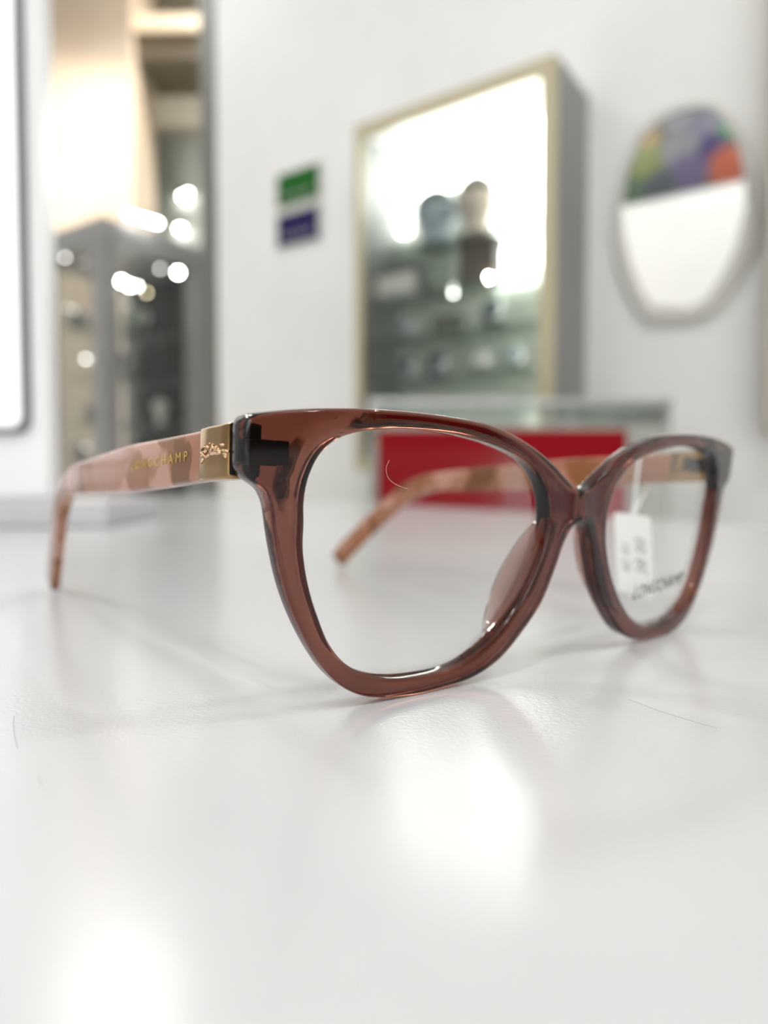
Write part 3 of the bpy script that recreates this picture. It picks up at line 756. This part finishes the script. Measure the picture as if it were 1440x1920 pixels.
# ------------------------------------------------------------------ tall aluminium and glass display cabinet outside
dc = 3.9; pc_ = at(197, 420, dc)
cr_, cb_ = on_b(197, 420, 1)[0], 0
c, s = math.cos(RA), math.sin(RA)
r_c = pc_.x*c+pc_.y*s; b_c = -pc_.x*s+pc_.y*c
topz = at(197, 412, dc).z
Dp, Wd = .62, .62
cb = thing('glass_cabinet', 'tall grey aluminium framed glass display cabinet seen through the opening', 'cabinet', rot(r_c, b_c, -.79), RA)
HH = topz+.79
pw_ = .10/2
for (x, y) in ((0, 0), (-Wd, 0), (0, Dp), (-Wd, Dp)):
    obj('post', Bx(x-pw_, x+pw_, y-pw_, y+pw_, 0, HH-.13), m_alu, cb)
obj('top_cap', Bx(-Wd-pw_, pw_, -pw_, Dp+pw_, HH-.129, HH, bev=.004), m_alu, cb)
obj('plinth', Bx(-Wd+pw_+.001, -pw_-.001, -pw_+.01, Dp+pw_-.01, 0, .5), m_alu, cb)
obj('plinth', Bx(-pw_+.005, pw_-.01, pw_+.001, Dp-pw_-.001, 0, .5), m_alu, cb)
obj('fill_strip', Bx(-pw_-.012, -pw_-.001, pw_+.002, pw_+.012, .52, HH-.15), M_('cabinet_fill', (1, 1, 1), .5, emit=(1, 1, .94), es=14), cb)  # glowing strip added behind the post to brighten the interior
for k in range(5):
    z = .62+.28*k
    obj('shelf', Bx(-Wd+pw_+.005, -.012, pw_+.005, Dp-pw_-.005, z-.008, z), m_shelf, cb)
obj('glass_pane', Bx(-Wd+pw_+.001, -pw_-.001, -.003, .003, .501, HH-.13), m_pane, cb)
obj('glass_pane', Bx(-.003, .003, pw_+.001, Dp-pw_-.001, .501, HH-.13), m_pane, cb)
obj('back_glass', Bx(-Wd+pw_+.001, -pw_-.001, Dp-.003, Dp+.003, .501, HH-.13), thin_glass('back_glass', (.93, .95, .93)), cb)
names = [('low grey box', 'box'), ('dark round topped form', 'bust'), ('pale round topped form', 'bust'), ('small white box', 'box')]
base_mats = [grn, teal, pale, m_white]
for k, wordz in zip(range(1, 5), ('lowest visible', 'second', 'third', 'uppermost')):
    for j in range(3):
        kk = (k+j*2) % 4; x = -.15-.16*j; yv = .12+.17*((j+k) % 3); z = -.79+.62+.28*k+.0005
        t = thing('cabinet_item', '%s on the %s cabinet shelf, %s' % (names[kk][0], wordz, ('near the corner post', 'in the middle', 'at the far left')[j]), 'merchandise', rot(r_c+x, b_c+yv, z), RA, 'goods in the tall glass cabinet')
        if names[kk][1] == 'box':
            obj('box', Bx(-.05, .05, -.04, .04, 0, .08, bev=.004), base_mats[kk], t); obj('lid', Bx(-.053, .053, -.043, .043, .0805, .10, bev=.003), m_chrome, t)
        else:
            obj('body', lathe(bmesh.new(), [(.035, 0), (.045, .01), (.02, .03), (.03, .08), (.045, .12), (.04, .15), (.001, .17)], seg=16), base_mats[kk], t, True)
def on_r(px, py, r):
    q = ray(px, py); qr = q.x*c+q.y*s; k = r/qr; return Vector((0, (-q.x*s+q.y*c)*k-b_c, HC+q.z*k+.79))
A_, B_ = on_r(238, 402, r_c+.085), on_r(298, 419, r_c+.085)
A_.x = B_.x = .085; B_.y = min(B_.y, Dp); 
obj('light_bar', tube(bmesh.new(), [A_, B_], .009, 10), M_('bar_glow', (1, 1, 1), .5, emit=(1, 1, .93), es=28), cb, True)
for q in (A_, B_): obj('bracket', tube(bmesh.new(), [Vector((0, q.y, HH-.001)), Vector((.085, q.y, q.z-.009))], .006, 8), m_alu, cb)
def cab_glow(px, py, r_, st_, col=(1, 1, .93)):  # glowing balls for bright points and for glints on the goods
    p = at(px, py, 4.02); q = p-rot(r_c, b_c, -.79); l = Vector((q.x*c+q.y*s, -q.x*s+q.y*c, q.z))
    bm = bmesh.new(); bmesh.ops.create_icosphere(bm, subdivisions=2, radius=r_, matrix=Matrix.Translation(l))
    obj('glow_spot', bm, M_('cab_glow_%d_%d' % (px, py), (1, 1, 1), .5, emit=col, es=st_), cb, True)
for a_ in ((155, 467, .007, 40), (122, 483, .007, 11), (160, 673, .006, 12), (138, 581, .006, 3), (300, 504, .007, 9), (334, 511, .013, 72), (228, 528, .013, 76), (243, 535, .012, 72), (258, 537, .007, 31), (275, 549, .007, 11, (1, .85, .5)), (160, 838, .006, 3), (238, 572, .006, 3), (126, 577, .006, 3)):
    cab_glow(*a_)
